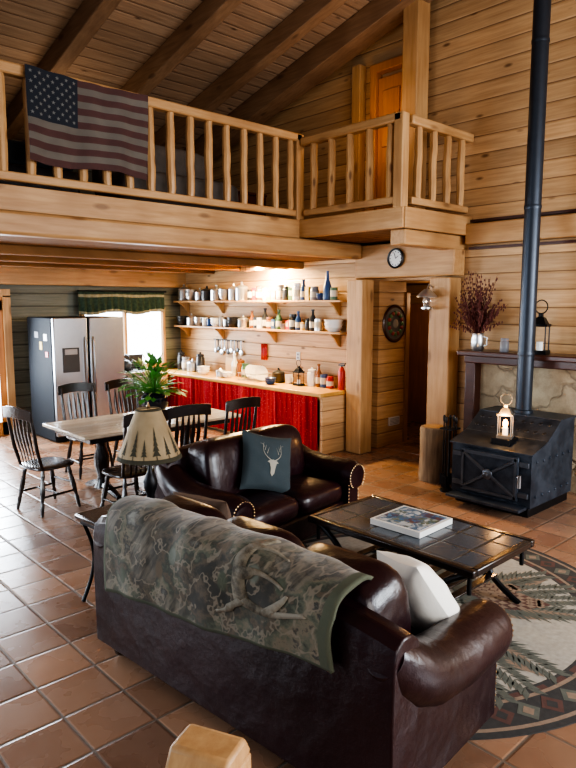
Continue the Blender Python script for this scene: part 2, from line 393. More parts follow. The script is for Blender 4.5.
def fs(u,v,off=0):
    return (W_*u, -.015-off-.028*math.sin(u*9+v*2)*(.2+v)-.010*math.sin(u*27+v), -H_*v-.015*math.sin(u*7)*v-.02*math.sin(u*3.1)*(1-v))
b.grid(fs,40,26,mf=lambda i,j:(2 if (i<16 and j<14) else (0 if (j//2)%2==0 else 1)))
for r_ in range(9):
    for c_ in range(6 if r_%2==0 else 5):
        uu=(.4/12)*(1+2*c_+(r_%2)); vv_=(7/13)/10*(r_+1)
        vs=[];cx,cy=uu,vv_
        for k in range(10):
            rr=(.019 if k%2==0 else .008); a=-math.pi/2+k*math.pi/5
            vs.append(fs(cx+rr*math.cos(a)/W_,cy+rr*math.sin(a)/H_,.004))
        b.add(vs,[tuple(range(10))],3)
o=b.out('flag',[M_fr,M_fw,M_fb,M_fs],loc=(2.30,5.80,4.09),rot=(0,R(.5),0),fix=False)
tag(o,"faded shade-darkened stars and stripes flag draped over the loft rail","flag")
# ------------------------------------------------------------ SOFAS
def make_sofa(name,label,w,n,loc,rz):
    r=thing(name,label,'sofa',loc,rz)
    hw=w/2; aw=.22; iw=w-2*aw
    b=MB(); b.box((0,.0,.20),(w-.16,.82,.22)); b.out('seat_base',M_leather,parent=r,bevel=.03)
    b=MB()
    prof=[(.30,.09),(.47,.09),(.475,.5),(.47,.74),(.455,.80),(.41,.835),(.35,.83),(.30,.79),(.285,.7)]
    nx=24; vs=[];fs_=[]
    m=len(prof)
    for i in range(nx+1):
        x=-hw+.03+(w-.06)*i/nx; q=1-abs(2*i/nx-1)**3.2
        for (yy,zz) in prof: vs.append((x,yy,zz+(.065*q-.01)*(max(0,zz-.4)/.4)))
    for i in range(nx):
        for k in range(m):
            k2=(k+1)%m; fs_.append((i*m+k,i*m+k2,(i+1)*m+k2,(i+1)*m+k))
    fs_.append(tuple(range(m))); fs_.append(tuple(reversed(range(nx*m,(nx+1)*m))))
    b.add(vs,fs_)
    b.out('backrest',M_leather,parent=r,bevel=.008)
    cw=iw/n
    for i in range(n):
        cx=-iw/2+cw*(i+.5)
        b=MB(); b.sup((0,0,0),(cw*1.01,.64,.23),.6,.3); b.out('seat_cushion',M_leather,parent=r,loc=(cx,-.13,.40))
        b=MB(); b.sup((0,0,0),(cw*1.02,.33,.55),.55,.32); b.out('back_cushion',M_leather,parent=r,loc=(cx,.17,.675),rot=(R(-10),0,0))
    for s_ in(-1,1):
        b=MB(); xc=s_*(hw-.10)
        b.box((s_*(hw-.125),-.03,.30),(.15,.84,.42))
        b.tube([(xc,-.47,.515),(xc,-.43,.52),(xc,-.38,.52),(xc,-.1,.52),(xc,.12,.545),(xc,.25,.60),(xc,.36,.68),(xc,.43,.74)],[.112,.130,.138,.138,.136,.130,.115,.08],24)
        b.sup((xc,-.465,.515),(.2,.03,.2),.5,1)
        b.out('armrest',M_leather,parent=r,bevel=.02)
        b=MB()
        for k in range(22):
            a=R(-50)+R(280)*k/21; x_,z_=xc+.108*math.cos(a),.515+.108*math.sin(a)
            b.sup((x_,-.478,z_),(.014,.012,.014),1,1,nu=6,nv=4)
        for k in range(12):
            for sx in(-.07,.07): b.sup((s_*(hw-.125)+sx,-.455,.12+.03*k),(.013,.012,.013),1,1,nu=6,nv=4)
        b.out('nailhead_trim',M_brass,parent=r)
        for yy in(-.38,.38):
            b=MB(); b.lathe([(.02,0),(.035,.015),(.045,.05),(.035,.08),(.03,.10)],seg=14); b.out('foot',M_dark,parent=r,loc=(s_*(hw-.14),yy,0))
    return r
SL=(2.14,2.37,.007); SR=R(94.5)
make_sofa('sofa',"long oxblood leather sofa with rolled arms seen from behind",2.10,3,SL,SR)
make_sofa('loveseat',"oxblood leather loveseat with nailhead trim facing the coffee table",1.62,2,(3.46,4.02,.007),R(6))
b=MB()
path=[(.13,.74),(.165,.84),(.21,.895),(.28,.93),(.36,.935),(.43,.915),(.475,.87),(.497,.79),(.505,.70),(.505,.58),(.50,.45)]
def cat_(P,i):
    return P[max(0,min(len(P)-1,i))]
def crv(P,t):
    k=t*(len(P)-1); i=min(int(k),len(P)-2); f=k-i
    p0,p1,p2,p3=cat_(P,i-1),cat_(P,i),cat_(P,i+1),cat_(P,i+2)
    return [.5*((2*p1[a])+(-p0[a]+p2[a])*f+(2*p0[a]-5*p1[a]+4*p2[a]-p3[a])*f*f+(-p0[a]+3*p1[a]-3*p2[a]+p3[a])*f**3) for a in(0,1)]
def thr(u,v,off=0):
    x=.86-.04*v-1.60*u
    low=.46+.17*u+.014*math.sin(u*9)
    y,z=crv(path,v)
    if z<.85 and v>.5: z=.85-(.85-z)*(.85-low)/.40
    q=1-abs(x/1.0)**2.8
    z+=.055*(q-.6)*(1 if z>.7 else .3)+.004
    wr=mnoise.noise(Vector((x*3.2,v*2.2,.3)))*.036+mnoise.noise(Vector((x*8,v*4,1.7)))*.014
    y+=.008+max(-.004,wr)*min(1,v*1.3)
    if v<.62: z+=max(-.006,wr)+.010
    x+=.016*math.sin(v*7+u*2)
    n_=min(1,max(0,(v-.35)/.3))
    return (x,y+.006+off*n_,z+off*(1-n_))
NU=90
b.grid(thr,NU,44,mf=lambda i,j:2 if (i>=NU-3 or j>=43 or i<1) else 0)
def ribbon(b,fn,pts,w,mi,off=.006,taper=.75):
    n=len(pts)
    L=[];Rr=[]
    for i,(u,v) in enumerate(pts):
        u0,v0=pts[max(i-1,0)];u1,v1=pts[min(i+1,n-1)]
        du,dv=u1-u0,v1-v0;l=math.hypot(du,dv) or 1
        ww=w*(1-taper*i/(n-1))
        L.append(fn(u-dv/l*ww,v+du/l*ww,off));Rr.append(fn(u+dv/l*ww,v-du/l*ww,off))
    b.add(L+Rr,[(i,i+1,n+i+1,n+i) for i in range(n-1)],mi)
def bez(p0,p1,p2,n=12): return [((1-t)**2*p0[0]+2*t*(1-t)*p1[0]+t*t*p2[0],(1-t)**2*p0[1]+2*t*(1-t)*p1[1]+t*t*p2[1]) for t in[i/n for i in range(n+1)]]
ribbon(b,thr,bez((.70,.80),(.64,.58),(.72,.34),18),.030,1,.006,.6)
ribbon(b,thr,bez((.70,.79),(.80,.86),(.92,.72),16),.030,1,.0062,.6)
ribbon(b,thr,bez((.67,.64),(.75,.56),(.83,.62)),.022,1,.0064)
ribbon(b,thr,bez((.68,.48),(.74,.41),(.80,.45)),.018,1,.0066)
ribbon(b,thr,bez((.80,.81),(.84,.72),(.85,.64)),.020,1,.0064)
ribbon(b,thr,bez((.70,.80),(.66,.86),(.60,.88)),.020,1,.0064)
t=NT('fleece_antler_print'); nz=t.noise(t.tc,7,5,.7)
M_antler=t.fin(t.ramp(nz,[(.36,(.055,.045,.03)),(.46,(.15,.125,.088)),(.62,(.24,.215,.17))]),.85)
o=b.out('throw_blanket',[M_camo,M_antler,M_border],loc=SL,rot=(0,0,SR),solid=.018,fix=False,sharp=80)
tag(o,"woodland camouflage fleece throw with antler print over sofa back","blanket")
def pillow(name,label,w,t_,loc,rot,mat,deco=None,m2=None):
    b=MB()
    def fn(sg):
        def f(u,v,off=0):
            x=2*u-1;y=2*v-1
            th=(max(0,1-x*x)*max(0,1-y*y))**.42
            px=x*w/2*(1-.09*(1-y*y)); py=y*w/2*(1-.09*(1-x*x))
            wr=.006*math.sin(x*7+y*4)*math.sin(y*6+sg)*(th>0)
            return (px,sg*(t_/2*th+off*(1 if th>0 else 0)+wr*th),py)
        return f
    b.grid(fn(-1),24,24); b.grid(fn(1),24,24)
    if deco: deco(b,fn(-1)); 
    o=b.out(name,[mat,m2 or mat],loc=loc,rot=rot,fix=False,sharp=100)
    return tag(o,label,'pillow')
def deer(b,f):
    hd=[(.5,.22),(.45,.27),(.44,.36),(.40,.45),(.34,.47),(.40,.50),(.44,.50),(.5,.52),(.56,.50),(.60,.50),(.66,.47),(.60,.45),(.56,.36),(.55,.27)]
    b.add([f(.5+(u-.5)*.8,v,.006) for u,v in hd],[tuple(range(len(hd)))],1)
    for s in(-1,1):
        ribbon(b,f,bez((.5+s*.03,.5),(.5+s*.24,.58),(.5+s*.17,.82)),.009,1)
        for a,c in(((.12,.62),(.08,.74)),((.16,.68),(.13,.78)),((.18,.73),(.24,.80))):
            ribbon(b,f,bez((.5+s*a[0],a[1]),(.5+s*(a[0]-.02),a[1]+.06),(.5+s*c[0],c[1]),5),.006,1)
pillow('throw_pillow',"grey-teal pillow printed with a deer head on the loveseat",.50,.20,(3.42,3.93,.73),(R(-22),R(15),R(-12)),M_teal,deer,M_tan)
pillow('throw_pillow',"cream square pillow leaning in the sofa corner",.46,.24,(2.46,1.70,.65),(R(-32),R(12),R(62)),M_cream)
pillow('throw_pillow',"brown woven pillow at the far end of the sofa",.42,.20,(2.24,3.14,.69),(R(-20),R(0),R(105)),M_brown)
# ------------------------------------------------------------ COFFEE TABLE
r=thing('coffee_table',"slate-topped coffee table with curved black iron legs",'coffee table',(3.665,2.60,.007),0)
b=MB(); b.box((0,0,.445),(.70,1.30,.02)); b.out('tile_inlay',M_slate,parent=r)
b=MB()
for s in(-1,1): b.box((s*.365,0,.435),(.05,1.40,.05)); b.box((0,s*.675,.435),(.68,.05,.05))
b.out('tabletop_frame',M_dark,parent=r,bevel=.01)
for sx in(-1,1):
    for sy in(-1,1):
        b=MB(); pts=[]
        for i in range(15):
            a=i/14; pts.append((sx*(.33),sy*(.64-.26*math.sin(a*math.pi*.95)+.04*a),.41-.41*a))
        b.tube(pts,.021,8)
        b.cyl((sx*.33,sy*.64,.41),(sx*.33,sy*.64,.28),.014)
        b.out('leg',M_iron,parent=r)
b=MB()
for s in(-1,1): b.box((s*.32,0,.14),(.03,.92,.025))
for i in range(9): b.box((0,-.44+.11*i,.15),(.66,.06,.015))
b.out('lower_shelf',M_dark,parent=r,bevel=.004)
b=MB(); b.box((0,0,.021),(.42,.42,.042),0)
t=NT('photo_collage_print'); x,y,z=t.xyz()
gx=t.ma('FLOOR',t.ma('MULTIPLY',x,11)); gy=t.ma('FLOOR',t.ma('MULTIPLY',y,11))
rn=t.n('TexWhiteNoise',{'Vector':t.vec(gx,gy,0)},noise_dimensions='3D').outputs[0]
v=t.n('TexVoronoi',{'Vector':t.tc,'Scale':38},feature='F1')
f_=t.ma('FRACT',t.ma('ADD',rn,t.ma('MULTIPLY',t.n('SeparateColor',{0:v.outputs[1]}).outputs[0],.3)))
cc=t.ramp(f_,[(0,(.02,.06,.16)),(.2,(.14,.06,.05)),(.35,(.04,.17,.36)),(.5,(.10,.13,.08)),(.65,(.50,.54,.58)),(.8,(.03,.10,.18)),(1,(.12,.28,.46))])
M_coll=t.fin(cc,.4)
b.box((0,0,.0425),(.37,.37,.003),1)
tag(b.out('puzzle_box',[M_white,M_coll],loc=(3.70,2.66,.465),rot=(0,0,R(2))),"flat white box with a blue picture lid on the table","box")
# ------------------------------------------------------------ RUG
b=MB(); N=96
ZB=.006
def ring(r0,r1,mi,z=ZB+.0005):
    vs=[];fs_=[];ms=[]
    for k in range(N):
        a=2*math.pi*k/N; vs+= [(r0*math.cos(a),r0*math.sin(a),z),(r1*math.cos(a),r1*math.sin(a),z)]
    for k in range(N):
        k2=(k+1)%N; fs_.append((2*k,2*k+1,2*k2+1,2*k2)); ms.append(mi(k) if callable(mi) else mi)
    b.add(vs,fs_,ms)
b.lathe([(1.5,0),(1.5,ZB)],seg=N,mi=3)
ring(1.46,1.5,3); ring(1.435,1.46,4); ring(1.26,1.435,3); ring(1.235,1.26,4); ring(1.20,1.235,lambda k:2 if k%2 else 3); ring(1.18,1.20,3); ring(0,1.18,0)
def poly(p,mi,z=.0025): b.add([(x,y,z+ZB) for x,y in p],[tuple(range(len(p)))],mi)
for k in range(56):
    a=2*math.pi*k/56; c,s=math.cos(a),math.sin(a); w=.070; r0=1.348; h=.078
    poly([((r0-h)*c,(r0-h)*s),(r0*c-w*s,r0*s+w*c),((r0+h)*c,(r0+h)*s),(r0*c+w*s,r0*s-w*c)],(1,2)[k%2],.0015)
    poly([((r0-h*.5)*c,(r0-h*.5)*s),(r0*c-w*.5*s,r0*s+w*.5*c),((r0+h*.5)*c,(r0+h*.5)*s),(r0*c+w*.5*s,r0*s-w*.5*c)],3 if k%2 else 4,.002)
zc=[0]
def branch(cx,cy,a0,L,mi,curve=.25,wn=.012,nl0=.34):
    zc[0]=(zc[0]+1)%7; z=.0013+.00025*zc[0]
    c0,s0=math.cos(R(a0)),math.sin(R(a0))
    n=20
    for i in range(n+1):
        t=i/n; x=L*t; y=curve*L*t*t
        an=math.atan2(2*curve*t,1)
        for sd in(-1,1):
            nl=L*nl0*(1-.55*t)*(.75+.25*((i*7)%3)/2); aa=an+sd*R(48-12*t)
            p=[(x,y),(x+nl*.5*math.cos(aa)-wn*math.sin(aa),y+nl*.5*math.sin(aa)+wn*math.cos(aa)),(x+nl*math.cos(aa),y+nl*math.sin(aa)),(x+nl*.5*math.cos(aa)+wn*math.sin(aa),y+nl*.5*math.sin(aa)-wn*math.cos(aa))]
            poly([(cx+u*c0-w*s0,cy+u*s0+w*c0) for u,w in p],mi,z)
def leaf(cx,cy,a0,L,W,mi,curve=.2):
    zc[0]=(zc[0]+1)%7; z=.0008+.0001*zc[0]
    c0,s0=math.cos(R(a0)),math.sin(R(a0)); up=[];dn=[]
    for i in range(11):
        t=i/10; y0=curve*L*t*t; w=W*math.sin(math.pi*t**.8)
        up.append((L*t,y0+w)); dn.append((L*t,y0-w))
    p=up+dn[::-1][1:-1]
    poly([(cx+u*c0-w*s0,cy+u*s0+w*c0) for u,w in p],mi,z)
def pinecone(cx,cy,a0,L):
    zc[0]=(zc[0]+1)%7; z=.0030+.0002*zc[0]
    c0,s0=math.cos(R(a0)),math.sin(R(a0))
    def T(p): return [(cx+u*c0-w*s0,cy+u*s0+w*c0) for u,w in p]
    W=L*.30
    o_=[]
    for i in range(15):
        tt=i/14; o_.append((L*tt,W*math.sin(math.pi*tt**.75)))
    poly(T(o_+[(u,-w) for u,w in o_[::-1][1:-1]]),2,z)
    for i in range(7):
        tt=.12+.12*i; ww=W*math.sin(math.pi*tt**.75)
        for j in range(-2+(i%2>0),3):
            yy=(j-(.5 if i%2 else 0))*ww*.42; x_=L*tt
            q=[(x_-.026,yy),(x_,yy-.028),(x_+.040,yy),(x_,yy+.028)]
            poly(T(q),4,z+.0016)
for i in range(5):
    a=72*i-44; c,s=math.cos(R(a)),math.sin(R(a))
    leaf(.38*c,.38*s,a-34,.78,.16,4,.2); leaf(.38*c,.38*s,a+32,.78,.15,4,-.2)
    branch(.38*c,.38*s,a-34,.80,1,.25,.021,.40); branch(.38*c,.38*s,a-10,.82,1,.1,.020,.34); branch(.38*c,.38*s,a+14,.80,1,-.1,.020,.34); branch(.38*c,.38*s,a+40,.76,1,-.25,.020,.40)
    pinecone(.50*c,.50*s,a-16,.50); pinecone(.48*c,.48*s,a+22,.42)
for i in range(5): branch(0,0,72*i,.36,1)
o=b.out('round_rug',[M_rb,M_rg,M_rm,M_rk,M_rt],loc=(3.52,2.58,.0005),fix=False)
tag(o,"round rug with pinecone and branch pattern and diamond border","rug")
# ------------------------------------------------------------ END TABLE + LAMP
r=thing('end_table',"dark wood end table with curved iron legs beside the sofa",'table',(2.12,3.87,0),R(5))
b=MB(); b.box((0,0,.60),(.56,.52,.035)); b.out('tabletop',M_dark,parent=r,bevel=.012)
b=MB(); b.box((0,0,.565),(.50,.46,.04)); b.out('apron',M_iron,parent=r)
for sx in(-1,1):
    for sy in(-1,1):
        b=MB(); pts=[]
        for i in range(13):
            a=i/12; pts.append((sx*(.24-.08*math.sin(a*math.pi)+.03*a),sy*.2,.55-.55*a))
        b.tube(pts,.013,8); b.out('leg',M_iron,parent=r)
b=MB(); b.box((0,0,.2),(.34,.38,.02)); b.out('lower_shelf',M_dark,parent=r,bevel=.005)
r=thing('table_lamp',"table lamp with tan shade printed with pine trees",'lamp',(2.30,3.90,.618))
b=MB(); b.lathe([(.085,0),(.09,.015),(.07,.03),(.03,.05),(.028,.08),(.045,.13),(.05,.18),(.03,.23),(.015,.26),(.012,.36)],seg=20); b.out('lamp_base',M_iron,parent=r)
t=NT('lampshade_parchment'); nz=t.noise(t.tc,6,3)
cc=t.mix(t.mr(nz,.35,.7),(.32,.24,.14),(.23,.165,.09)); M_shade=t.fin(cc,.8)
M_tree=plain('shade_tree_print',(.045,.04,.024),.9)
b=MB()
S0,S1=.35,.70
def shp(a,z_,off=.0): 
    q=(z_-S0)/(S1-S0); rr=.225*(1-q)+.085*q+off; return (rr*math.cos(a),rr*math.sin(a),z_)
b.grid(lambda u,v:shp(2*math.pi*u,S0+(S1-S0)*v),64,8)
# narrow pine silhouettes along the lower half of the shade
def tree(a0,h,wd):
    z0=S0+.05
    for lv in range(5):
        zb=z0+h*lv/5.6; wz=wd*(1-lv/5.4); zt=zb+h*.27
        for sgn in(-1,1):
            p=[]
            for q in range(4):
                f=q/3; p.append((a0+sgn*wz*f,zb+.006*(1-f)))
            for q in range(3,-1,-1):
                f=q/3; p.append((a0+sgn*wz*f*(.999),zb+.006*(1-f)+(zt-zb)*(1-f)**1.0+.0004))
            b.add([shp(a_,z_,.0035) for a_,z_ in p],[(0,1,6,7),(1,2,5,6),(2,3,4,5)],1)
    b.add([shp(a0-.012,S0+.02,.0035),shp(a0+.012,S0+.02,.0035),shp(a0+.012,z0+.01,.0035),shp(a0-.012,z0+.01,.0035)],[(0,1,2,3)],1)
for a0,h,wd in((3.15,.10,.11),(3.62,.17,.13),(4.0,.11,.10),(4.42,.19,.14),(4.85,.12,.11),(5.3,.16,.13),(5.85,.10,.11),(.1,.17,.13),(.7,.11,.11),(1.3,.18,.13),(1.9,.12,.11),(2.5,.16,.13)): tree(a0,h,wd)
b.grid(lambda u,v:shp(2*math.pi*u,S0+.028*v,.003),64,1,mi=1); b.grid(lambda u,v:shp(2*math.pi*u,S1-.01+.01*v,.003),64,1,mi=1)
b.out('lamp_shade',[M_shade,M_tree],parent=r,fix=False)
b=MB(); b.lathe([(.008,.70),(.014,.715),(.008,.73),(.002,.745)],seg=10); b.cyl((-.085,0,.695),(.085,0,.695),.003); b.out('finial',M_brass,parent=r)
# ------------------------------------------------------------ DINING
def chair(loc,rz,label):
    r=thing('dining_chair',label,'chair',loc,rz,'windsor dining chairs')
    b=MB(); b.sup((0,0,.455),(.47,.45,.05),.6,.6); b.out('seat',M_dark,parent=r)
    def turned(p,q,k=1):
        p,q=Vector(p),Vector(q); ts=[0,.08,.15,.22,.3,.5,.62,.68,.75,.9,1]; rr=[.014,.017,.020,.015,.021,.023,.018,.013,.019,.016,.012]
        bb=MB(); bb.tube([p.lerp(q,t) for t in ts],[x*k*1.1 for x in rr],8); return bb
    for sx in(-1,1):
        for sy in(-1,1): turned((sx*.15,sy*.14,.44),(sx*.215,sy*.21,0)).out('leg',M_dark,parent=r)
    b=MB()
    for sx in(-1,1): b.cyl((sx*.19,-.18,.18),(sx*.19,.18,.18),.011)
    b.cyl((-.19,0,.18),(.19,0,.18),.012); b.cyl((-.18,.17,.26),(.18,.17,.26),.011)
    b.out('stretcher',M_dark,parent=r)
    b=MB()
    for sx in(-1,1): b.tube([(sx*.19,-.17,.46),(sx*.20,-.22,.65),(sx*.205,-.25,.85),(sx*.20,-.28,1.03)],[.016,.020,.018,.014],8)
    n=9; vs=[]
    for i in range(n+1):
        x=-.24+.48*i/n; yy=-.285-.03*(1-(2*i/n-1)**2); zt=1.05+.025*(1-(2*i/n-1)**2)
        for dy,z_ in((-.01,zt-.11),(.01,zt-.11),(.004,zt),(-.016,zt)): vs.append((x,yy+dy,z_))
    fs_=[]
    for i in range(n):
        for k in range(4): fs_.append((i*4+k,i*4+(k+1)%4,(i+1)*4+(k+1)%4,(i+1)*4+k))
    fs_+=[(0,1,2,3),(n*4+3,n*4+2,n*4+1,n*4)]
    b.add(vs,fs_); br=b.out('backrest',M_dark,parent=r,bevel=.004)
    for i in range(5):
        x=-.12+.06*i; xb=x*.9; yt=-.305+.02*abs(i-2)/2
        b=MB(); b.tube([(xb,-.18,.47),(xb,-.20,.58),(x,-.235,.72),(x,-.25,.80),(x,yt+.025,.96)],[.009,.010,.022,.024,.009],8,flat=.45,up=(0,1,0)); b.out('spindle',M_dark,parent=br)
    return r
c0=chair((2.50,6.22,0),R(-80),"dark wooden windsor chair pulled out at the table end")
copy_thing(c0,(2.98,5.42,0),R(4),"dark wooden windsor chair with its back to the lamp")
copy_thing(c0,(3.53,5.45,0),R(-6),"dark wooden windsor chair tucked to the table's near side")
copy_thing(c0,(4.16,5.45,0),R(3),"dark wooden windsor chair tucked to the table's near side")
copy_thing(c0,(3.42,7.2,0),R(178),"dark wooden windsor chair on the table's far side by the refrigerator")
copy_thing(c0,(4.05,7.2,0),R(183),"dark wooden windsor chair on the table's far side by the refrigerator")
r=thing('dining_table',"rectangular dining table with pale tan plank top and dark pedestal base",'table',(3.68,6.3,0),0)
M_ttop=plank('tan_table_top',1,.125,(.56,.48,.38),(.43,.35,.26),.03,.2,.4,.5)
b=MB(); b.box((0,0,.74),(1.95,1.02,.035)); b.out('tabletop',M_ttop,parent=r,bevel=.01)
b=MB(); b.box((0,0,.69),(1.75,.84,.07)); b.out('apron',M_dark,parent=r,bevel=.005)
for s in(-1,1):
    b=MB(); b.lathe([(.09,.08),(.07,.14),(.05,.2),(.08,.32),(.085,.42),(.05,.52),(.06,.6),(.10,.66)],c=(s*.55,0,0),seg=16)
    b.tube([(s*.55,-.36,.03),(s*.55,-.25,.06),(s*.55,0,.12),(s*.55,.25,.06),(s*.55,.36,.03)],[.03,.04,.05,.04,.03],8)
    b.out('pedestal',M_dark,parent=r)
b=MB(); b.box((0,0,.2),(1.1,.05,.08)); b.out('stretcher',M_dark,parent=r)
r=thing('potted_plant',"leafy green plant in a near-black pot on the dining table",'plant',(3.92,6.5,.758)); r.scale=(1.2,1.2,1.25)
b=MB(); b.lathe([(.05,0),(.10,.03),(.135,.10),(.13,.16),(.10,.19),(.115,.21),(.10,.205),(.09,.19)],seg=20); b.out('pot',plain('near_black_glaze',(.008,.010,.018),.15),parent=r)
b=MB()
for i in range(170):
    a=random.uniform(0,6.28); el=random.uniform(.05,1.5); L=random.uniform(.12,.36)
    d=Vector((math.cos(a)*math.cos(el),math.sin(a)*math.cos(el),math.sin(el))); base=Vector((0,0,.19)); tip=base+d*L+Vector((0,0,-.03*math.cos(el)))
    b.tube([base,base.lerp(tip,.5)+Vector((0,0,.02)),tip],.0025,4)
    side=d.cross(Vector((0,0,1))).normalized()
    w=random.uniform(.025,.04); l=random.uniform(.07,.10)
    e=(d+Vector((0,0,-.6))).normalized()
    b.add([tip,tip+e*l*.4+side*w,tip+e*l,tip+e*l*.4-side*w],[(0,1,2,3)])
b.out('foliage',M_leaf,parent=r,fix=False)
# ------------------------------------------------------------ FRIDGE
r=thing('refrigerator',"stainless steel side-by-side refrigerator with dark sides",'refrigerator',(4.36,9.50,0)); r.scale=(1.06,1,1.0)
M_fside=plain('dark_grey_enamel',(.018,.020,.024),.75); M_fside.node_tree.nodes['Principled BSDF'].inputs['Specular IOR Level'].default_value=.2
b=MB(); b.box((0,.02,.93),(1.06,.88,1.82)); b.out('body',M_fside,parent=r,bevel=.015)
for (yy,zz,wy,hz,mm) in((-.22,1.55,.12,.10,M_white),(-.05,1.42,.09,.12,M_yellow),(-.25,1.30,.10,.08,M_red),(.1,1.58,.13,.09,M_grey)):
    b=MB(); b.box((-.533,yy,zz),(.006,wy,hz)); b.out('sticker',mm,parent=r)
for s,ww in((-1,.5),(1,.54)):
    b=MB(); cx=-.53+.25 if s<0 else .53-.27
    b.box((cx,-.46,.97),(ww-.01,.07,1.74)); d=b.out('door',M_chrome,parent=r,bevel=.015)
    b=MB(); xx=-.03-.05 if s<0 else .04
    b.tube([(xx,-.505,.55),(xx,-.54,.6),(xx,-.54,1.5),(xx,-.505,1.55)],.013,8); b.out('handle',M_chrome,parent=d)
    if s<0:
        b=MB(); b.box((-.29,-.498,1.22),(.24,.012,.36)); b.box((-.29,-.506,1.34),(.18,.01,.08),1); b.out('water_dispenser',[M_black,M_grey],parent=d,bevel=.004)
r=thing('cooking_range',"stainless gas range with black cooktop under the window",'stove',(5.42,9.72,0))
b=MB(); b.box((0,0,.46),(.78,.66,.92)); b.out('body',M_chrome,parent=r,bevel=.01)
b=MB(); b.box((0,-.345,.5),(.66,.03,.42)); d=b.out('oven_door',M_black,parent=r,bevel=.008)
b=MB(); b.cyl((-.28,-.385,.76),(.28,-.385,.76),.012); b.out('handle',M_chrome,parent=d)
b=MB(); b.box((0,.30,1.04),(.78,.06,.24)); b.out('backguard',M_black,parent=r,bevel=.01)
b=MB(); b.box((0,-.02,.925),(.74,.56,.012))
for sx in(-.19,.19):
    for sy in(-.13,.13):
        for k in range(2): b.box((sx,sy-.02,.945),(.28 if k else .02,.02 if k else .22,.03))
b.out('grate',M_iron,parent=r)
for i in range(5):
    b=MB(); b.cyl((-.28+.14*i,-.33,.86),(-.28+.14*i,-.365,.86),.022); b.out('knob',M_black,parent=r)
def lathe_thing(name,label,cat,prof,mat,loc,group=None,seg=16,extra=None,s=1,sz=1):
    b=MB(); b.lathe([(a*s,z*s*sz) for a,z in prof],seg=seg)
    if extra: extra(b)
    o=b.out(name,mat,loc=loc); return tag(o,label,cat,group)
lathe_thing('kettle',"dark enamel kettle on the range",'kettle',[(.09,0),(.11,.03),(.11,.09),(.07,.14),(.02,.15),(.015,.17)],M_stove,(5.25,9.62,.962),extra=lambda b:(b.tube([(-.09,0,.1),(-.08,0,.2),(0,0,.25),(.08,0,.2),(.09,0,.1)],.008,6),b.tube([(.1,0,.06),(.15,0,.12),(.17,0,.14)],[.02,.012,.01],8)))
# ------------------------------------------------------------ KITCHEN COUNTER
b=MB(); b.box((6.42,8.04,.82),(.66,4.30,.05)); tag(b.out('countertop',M_counter,bevel=.008),"long honey pine countertop along the kitchen wall","countertop")
r=thing('base_cabinet',"plank-sided base cabinet with red gathered curtain front",'cabinet',(0,0,0))
b=MB(); b.box((6.43,5.92,.395),(.60,.05,.79)); b.out('end_panel',M_wall,parent=r)
b=MB(); b.box((6.45,8.0,.06),(.55,4.1,.12)); b.box((6.72,8.05,.4),(.03,4.2,.79)); b.box((6.14,8.0,.775),(.04,4.2,.04)); b.out('frame',M_py,parent=r)
b=MB(); b.grid(lambda u,v:(6.10+.030*math.sin(u*135+3*math.sin(u*37))*(.4+.6*v),5.96+4.15*u,.79-.74*v),520,4); b.out('curtain',M_ging,parent=r,fix=False,sharp=120)
b=MB(); b.box((5.95,9.88,.42),(.22,.58,.84)); r2=thing('base_cabinet',"narrow pine cabinet between range and kitchen corner",'cabinet',(0,0,0)); b.out('body',M_pz,parent=r2,bevel=.006)
def shelf(z,label):
    r=thing('wall_shelf',label,'shelf',(6.62,0,z),0,'kitchen wall shelves')
    b=MB(); b.box((0,7.98,-.015),(.25,4.1,.03)); b.out('board',M_py,parent=r,bevel=.004)
    for yy in(6.15,7.5,8.85,9.9):
        b=MB(); b.prism([(-.10,-.03),(.125,-.03),(.125,-.22),(.09,-.21),(.0,-.10)],1,yy-.015,yy+.015); b.out('bracket',M_pz,parent=r)
    return r
shelf(2.09,"upper pine kitchen shelf on wooden brackets"); shelf(1.65,"lower pine kitchen shelf on wooden brackets")
P_pot=[(.10,0),(.11,.01),(.11,.11),(.115,.115),(.10,.13),(.03,.145),(.015,.165),(.02,.175)]
P_stack=[(.06,0),(.12,.04),(.10,.04),(.125,.075),(.105,.075),(.125,.11),(.11,.11),(.06,.075)]
P_bot=[(.03,0),(.033,.01),(.033,.11),(.014,.15),(.012,.18),(.016,.185),(.016,.20)]
P_jar=[(.042,0),(.045,.008),(.045,.10),(.035,.115),(.04,.117),(.04,.14)]
P_can=[(.04,0),(.04,.11),(.036,.112),(.036,.108)]
P_mug=[(.035,0),(.04,.01),(.042,.095),(.036,.095),(.034,.02)]
P_tall=[(.05,0),(.055,.02),(.05,.12),(.02,.20),(.016,.27),(.02,.28)]
P_can2=[(.055,0),(.06,.01),(.058,.16),(.045,.175),(.05,.18),(.05,.20),(.01,.21),(.012,.225)]
kinds={
 'cooking_pot':(P_pot,'pot','lidded cooking pot',.115),'bowl_stack':(P_stack,'bowls','nested stack of bowls',.125),'bottle':(P_bot,'bottle','slim bottle',.033),
 'storage_jar':(P_jar,'jar','lidded storage jar',.045),'food_can':(P_can,'can','food can',.04),'mug':(P_mug,'mug','coffee mug',.055),'tall_vase':(P_tall,'vase','tall necked vase',.055),'canister':(P_can2,'canister','round lidded canister',.06)}
cn={'steel':M_tin,'black':M_black,'white':M_white,'red':M_red,'blue':M_blue,'green':M_green,'amber':M_amber,'yellow':M_yellow,'grey':M_grey}
M_paper=plain('paper_label',(.55,.50,.40),.7,var=.2)
